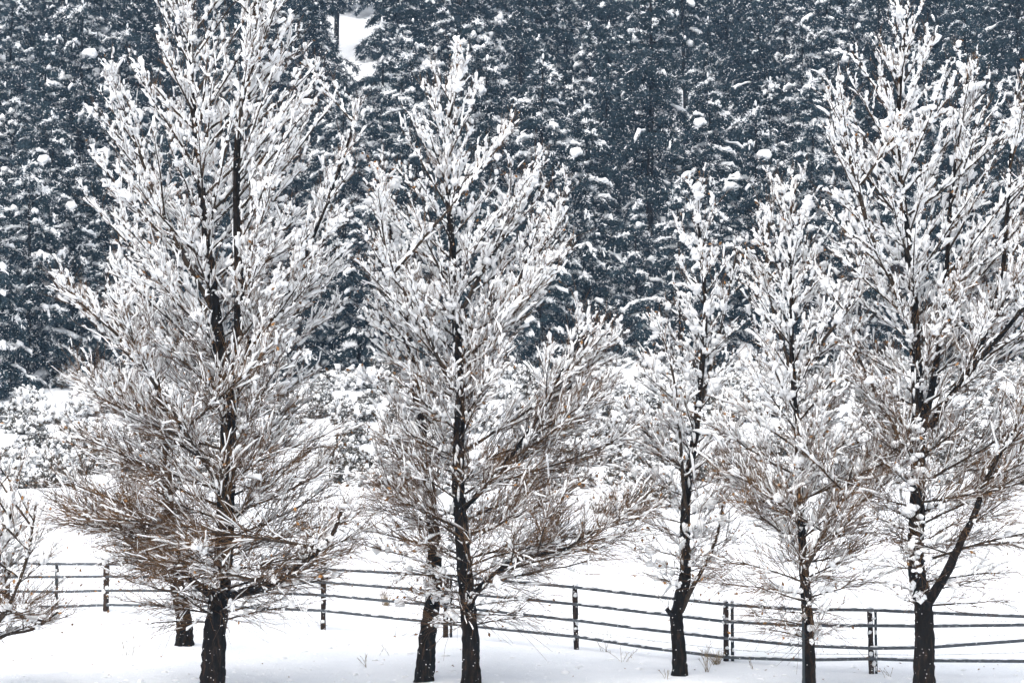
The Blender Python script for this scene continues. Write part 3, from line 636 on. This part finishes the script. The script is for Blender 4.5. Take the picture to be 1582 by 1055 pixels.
for b0_, b1_, bn in bands:
    mem = sorted([s for s in spots if b0_ <= s[1] < b1_])
    for q, (px, row, sc) in enumerate(mem):
        p = on_ground(px, row); size = 'large' if sc > 0.95 else ('small' if sc < 0.72 else 'rounded')
        r_ = empty('slope_shrub', p, f'{size} snow-capped shrub on the open slope, {ORD[q]} from left in the {bn} row', 'shrub', 'snow-capped shrubs on the slope')
        r_.rotation_euler[2] = srng.uniform(0, 6.28); r_.scale = (sc, sc, sc * srng.uniform(0.85, 1.2))
        f, s, t = shrubs[srng.integers(0, 5)]; copy_parts(r_, (('foliage', f, None), ('snow', s, 'stuff'), ('stem', t, None)))

# ------------------------------------------------------------------ conifer forest on the hillside
def make_conifer(seed, H, Rm, clear, pw, droop, open_=0.0, load=1.0):
    rng = np.random.default_rng(seed); trunk, fol, snow = MB(), MB(), MB()
    K = 16; z = np.linspace(-0.6, H, K); ln = np.stack([0.08 * np.sin(z * 0.5 + seed), 0.08 * np.cos(z * 0.4 + seed), z], -1)
    tubes(ln[None], ((0.012 * H + 0.03) * (1 - z / (H * 1.03)) + 0.012)[None], 8, 0.1, rng, trunk)
    wh, z_ = [], clear * H + 0.2                                     # boughs stand in tiers with dark gaps between
    while z_ < H - 0.15:
        f = (z_ - clear * H) / (H - clear * H); nb = int(rng.integers(6, 10)) if f < 0.7 else int(rng.integers(4, 6))
        wh += list(z_ + rng.normal(size=nb) * 0.10); z_ += rng.uniform(0.55, 0.95) * (1.1 - 0.55 * f)
    zz = np.clip(np.array(wh), 0.1, H); n = len(zz); t = np.clip((zz - clear * H) / (H - clear * H), 0, 1)
    az = np.arange(n) * 2.39996 + rng.normal(size=n) * 0.6
    clump = 0.8 + 0.35 * np.sin(zz * 1.3 + az * 2 + seed) * np.sin(zz * 0.7 - az + 2 * seed)
    L = Rm * ((1 - t) ** pw * (0.6 + 0.4 * sstep(0, 0.15, t)) + 0.07) * clump * rng.uniform(0.65, 1.12, n)
    keep = rng.uniform(0, 1, n) > open_; zz, az, L, t = zz[keep], az[keep], L[keep], t[keep]; n = len(L)
    el = np.radians(46 * t - 4 + rng.normal(size=n) * 10); s = np.linspace(0, 1, 7)[None]
    h = L[:, None] * s * np.cos(el)[:, None]
    P = np.stack([h * np.cos(az)[:, None], h * np.sin(az)[:, None], zz[:, None] + L[:, None] * s * np.sin(el)[:, None] - (droop + 0.30) * L[:, None] * s ** 2.2], -1)
    tubes(P, (0.008 + 0.011 * L)[:, None] * np.linspace(1, 0.3, 7)[None], 4, 0, None, trunk, caps=False)
    # side sprays hanging off every bough, then needle tufts on all of them
    m = np.maximum(4, (L * 5.5).astype(int)); i = np.repeat(np.arange(n), m); tt = 0.22 + 0.78 * rng.uniform(0, 1, len(i)); c0, T = interp_poly(P, i, tt)
    sd_ = nrm(np.cross(T, SP)) * np.where(rng.uniform(0, 1, (len(i), 1)) < 0.5, -1, 1)
    d = nrm(T * 0.8 + sd_ * rng.uniform(0.3, 1.0, (len(i), 1)) + SP * rng.normal(size=(len(i), 1)) * 0.2); ql = (0.30 * L[i] * (1.1 - tt) + 0.22) * rng.uniform(0.6, 1.2, len(i))
    q = np.linspace(0, 1, 4)[None, :, None]; Q = c0[:, None] + ql[:, None, None] * (d[:, None] * q - SP * 0.38 * q * q)
    bough = rng.uniform(0.15, 1.0, n) * (0.45 + 0.75 * t); bq = bough[i]
    for (A, AL, den) in ((Q, ql, 0.075), (P, L, 0.09)):
        mm = np.maximum(2, (AL / den).astype(int)); ii = np.repeat(np.arange(len(A)), mm); ta = rng.uniform(0.05, 1.0, len(ii)); C, TT = interp_poly(A, ii, ta)
        C = C + rng.normal(size=C.shape) * 0.05; hang = rng.uniform(0, 0.20, (len(C), 1))
        tufts(fol, C - SP * hang, nrm(TT - SP * hang * 2), rng, 8, 0.22, 0.042, -0.1)
        bb = bq[ii] if A is Q else bough[ii]
        k = rng.uniform(0, 1, len(C)) < 0.65 * load * bb; tufts(snow, C[k] + SP * 0.06, TT[k], rng, 4, 0.19, 0.05, 0.3)
    def drape(A, AL, prob, rad, lo, sides, rings):                    # snow lying along boughs, bending with them
        k = np.where(rng.uniform(0, 1, len(A)) < prob)[0]; N = len(k)
        if N == 0: return
        ta = rng.uniform(lo, lo + 0.3, N); tb = rng.uniform(0.85, 1.0, N); f = np.concatenate([[0], np.linspace(0.12, 0.9, rings), [1]])
        C = np.stack([interp_poly(A, k, ta + (tb - ta) * x)[0] for x in f], 1); r = rad[k] * rng.lognormal(0, 0.35, N)
        R = r[:, None] * rng.uniform(0.55, 1.3, (N, rings)); C[:, 1:-1] += SP * (R * 0.5 + 0.06)[..., None] + rng.normal(size=(N, rings, 3)) * 0.03
        lumps(snow, C, R, sides, rng, 0.35)
    drape(Q, ql, 0.9 * load * bq, 0.028 + 0.05 * ql, 0.1, 5, 2)
    drape(P, L, 0.95 * load * bough, 0.038 + 0.024 * L, 0.25, 6, 5)
    drape(P, L, 0.13 * load * (L > 0.9), 0.06 + 0.022 * L, 0.12, 6, 6)
    blobs(snow, np.array([[0, 0, H - 0.05], [0.05, 0, H - 0.4]]) + ln[-1] * np.array([1, 1, 0]), np.array([[.05, .05, .14], [.10, .10, .12]]), rng)
    return trunk.mesh('trunk', M['bark']), fol.mesh('foliage', M['needle'], False), snow.mesh('snow', M['snow_soft'])
SPEC = [(1, 11.0, 3.2, 0.02, 0.8, 0.10, 0.0, 0.8), (2, 12.5, 2.9, 0.04, 0.85, 0.14, 0.05, 0.28), (3, 9.0, 3.0, 0.02, 0.7, 0.08, 0.0, 1.2), (4, 13.5, 3.1, 0.14, 0.75, 0.12, 0.05, 0.22),
        (5, 7.5, 2.6, 0.02, 0.65, 0.06, 0.0, 0.95), (6, 14.0, 2.5, 0.42, 0.5, 0.15, 0.2, 0.3), (7, 10.0, 2.4, 0.02, 0.95, 0.18, 0.0, 0.95)]
protos = [make_conifer(*s) for s in SPEC]
LOOK = ['full', 'slender', 'broad heavily snowed', 'high-crowned', 'short rounded', 'bare-trunked tall', 'narrow pointed']
crng = np.random.default_rng(2024)
trees = []
def gap(px, row):                                                    # open snow between the trees
    return (505 < px < 575 and 60 < row < 190) or (1005 < px < 1050 and 190 < row < 310)
fixedc = [(905, 545, 0, 1.08), (1000, 300, 5, 1.0), (1058, 262, 5, 1.0), (518, 95, 5, 1.05), (40, 600, 2, 1.1), (110, 590, 0, 0.9), (985, 548, 4, 0.95), (870, 552, 6, .9), (1170, 560, 0, 1.1), (700, 560, 1, 1.0), (620, 300, 2, 1.1), (-10, 610, 4, 1.1), (500, 566, 4, 1.0), (555, 572, 4, .9), (462, 585, 2, .8), (838, 568, 4, .9), (1115, 570, 4, .95), (1050, 560, 2, .9), (1328, 568, 2, .9), (1480, 572, 0, .8), (1555, 562, 1, .9), (642, 578, 4, 1.0), (765, 566, 2, .85), (1250, 566, 4, 1.0), (1400, 560, 6, .9), (400, 575, 6, .9), (330, 582, 4, 1.), (240, 575, 2, .9), (180, 585, 4, .9), (590, 520, 2, 1.0), (530, 470, 0, 1.0), (1030, 330, 4, 0.7), (1090, 330, 0, 0.9), (985, 345, 6, 0.9)]
for f in fixedc: trees.append(f)
row = 578.0; k = 0
while row > -25:
    p = on_ground(800, row); dpx = 4.2 * FPX / p[1]
    px = -60 + crng.uniform(0, dpx)
    while px < 1650:
        rj = row + crng.normal() * 9
        ok = not any((px - a) ** 2 + ((rj - b) * 1.6) ** 2 < (dpx * 0.55) ** 2 for a, b, _, _ in trees)
        kind = int(crng.choice(7, p=[.33, .05, .23, .02, .14, .01, .22] if k % 2 == 0 else [.08, .48, .04, .30, .05, .02, .03]))
        top = rj - SPEC[kind][1] * FPX / p[1]
        if ok and not gap(px, rj) and not any(abs(px - gx) < 20 and rj > g0 and top < g1 - 30 and rj < g1 + 190 for gx, g0, g1 in ((540, 60, 200), (1028, 180, 320))):
            trees.append((px, rj, kind, crng.uniform(0.9, 1.4)))
        px += dpx * crng.uniform(0.75, 1.3)
    row -= 36 if row > 200 else 40; k += 1
trees.sort(key=lambda t: -t[1])
info = []
for (px, row, kind, sc) in trees:
    p = on_ground(px, max(row, -260)); info.append((px, row, kind, sc, p))
edges = np.quantile([t[1] for t in trees], [0, .1, .2, .3, .4, .5, .6, .7, .8, .9, 1.0])[::-1]
for bi in range(10):
    mem = sorted([t for t in info if (edges[bi + 1] <= t[1] < edges[bi]) or (bi == 0 and t[1] >= edges[0])], key=lambda t: t[0])
    for q, (px, row, kind, sc, p) in enumerate(mem):
        rowname = 'lowest row on' if bi == 0 else ORD[bi] + ' row up'
        r_ = empty('conifer_tree', p, f'{LOOK[kind]} snowy conifer, {ORD[q]} from left in the {rowname} the hillside', 'tree', 'snowy conifers on the hillside')
        r_.rotation_euler[2] = crng.uniform(0, 6.28); r_.scale = (sc * crng.uniform(0.9, 1.1), sc * crng.uniform(0.9, 1.1), sc)
        a, b, c = protos[kind]; copy_parts(r_, (('trunk', a, None), ('foliage', b, None), ('snow', c, 'stuff')))

# ------------------------------------------------------------------ falling snow
frng = np.random.default_rng(5)
def flakes(n, y0, y1):
    y = (frng.uniform(0, 1, n) * (y1 ** 3 - y0 ** 3) + y0 ** 3) ** (1 / 3)
    x = frng.uniform(-1, 1, n) * (0.24 * y + 2.5); z = -1.5 + frng.uniform(0, 1, n) * (0.26 * y + 6)
    C = np.stack([x, y, z], -1); return C[z > ground(x, y)]
C = np.concatenate([flakes(60000, 12, 60), flakes(70000, 60, 115)])
r = np.clip(frng.lognormal(math.log(0.0044), 0.5, len(C)), 0.003, 0.018)
r = np.minimum(r, 0.00019 * C[:, 1]) * np.where(C[:, 1] > 60, 1.25, 1.0)
fm = bpy.data.meshes.new('falling_snow'); fm.vertices.add(len(C)); fm.vertices.foreach_set('co', C.astype(np.float32).ravel())
at = fm.attributes.new('flake_size', 'FLOAT', 'POINT'); at.data.foreach_set('value', r.astype(np.float32))
fo = bpy.data.objects.new('falling_snow', fm); COL.objects.link(fo)
ng = bpy.data.node_groups.new('flakes', 'GeometryNodeTree')
ng.interface.new_socket('Geometry', in_out='INPUT', socket_type='NodeSocketGeometry'); ng.interface.new_socket('Geometry', in_out='OUTPUT', socket_type='NodeSocketGeometry')
gi, go = ng.nodes.new('NodeGroupInput'), ng.nodes.new('NodeGroupOutput')
ic = ng.nodes.new('GeometryNodeMeshIcoSphere'); ic.inputs['Radius'].default_value = 1.0; ic.inputs['Subdivisions'].default_value = 1
sm = ng.nodes.new('GeometryNodeSetMaterial'); sm.inputs['Material'].default_value = M['flake']
ip = ng.nodes.new('GeometryNodeInstanceOnPoints'); na = ng.nodes.new('GeometryNodeInputNamedAttribute'); na.data_type = 'FLOAT'; na.inputs['Name'].default_value = 'flake_size'
ng.links.new(gi.outputs[0], ip.inputs['Points']); ng.links.new(ic.outputs['Mesh'], sm.inputs['Geometry']); ng.links.new(sm.outputs[0], ip.inputs['Instance'])
ng.links.new(na.outputs['Attribute'], ip.inputs['Scale']); ng.links.new(ip.outputs[0], go.inputs[0])
md = fo.modifiers.new('flakes', 'NODES'); md.node_group = ng
tag(fo, 'small white snowflakes falling through the air everywhere', 'snowflakes', kind='stuff')

# ------------------------------------------------------------------ haze
hm = bpy.data.materials.new('haze'); hm.use_nodes = True; nt = hm.node_tree; nt.nodes.clear()
out = nt.nodes.new('ShaderNodeOutputMaterial'); pv = nt.nodes.new('ShaderNodeVolumePrincipled')
pv.inputs['Color'].default_value = (0.45, 0.70, 1.0, 1); pv.inputs['Density'].default_value = HAZE_DENSITY; pv.inputs['Anisotropy'].default_value = 0.0
nt.links.new(pv.outputs[0], out.inputs['Volume'])
x0, x1, y0, y1, z0, z1 = -156, 156, -66, 346, -3, 140
v = [(x, y, z) for z in (z0, z1) for y in (y0, y1) for x in (x0, x1)]
mb = MB(); mb.add(np.array(v, float), [[0, 2, 3, 1], [4, 5, 7, 6], [0, 1, 5, 4], [2, 6, 7, 3], [0, 4, 6, 2], [1, 3, 7, 5]])
hz = mb.build('haze', hm, smooth=False); tag(hz, 'pale blue snowy haze filling the air', 'haze', kind='stuff')
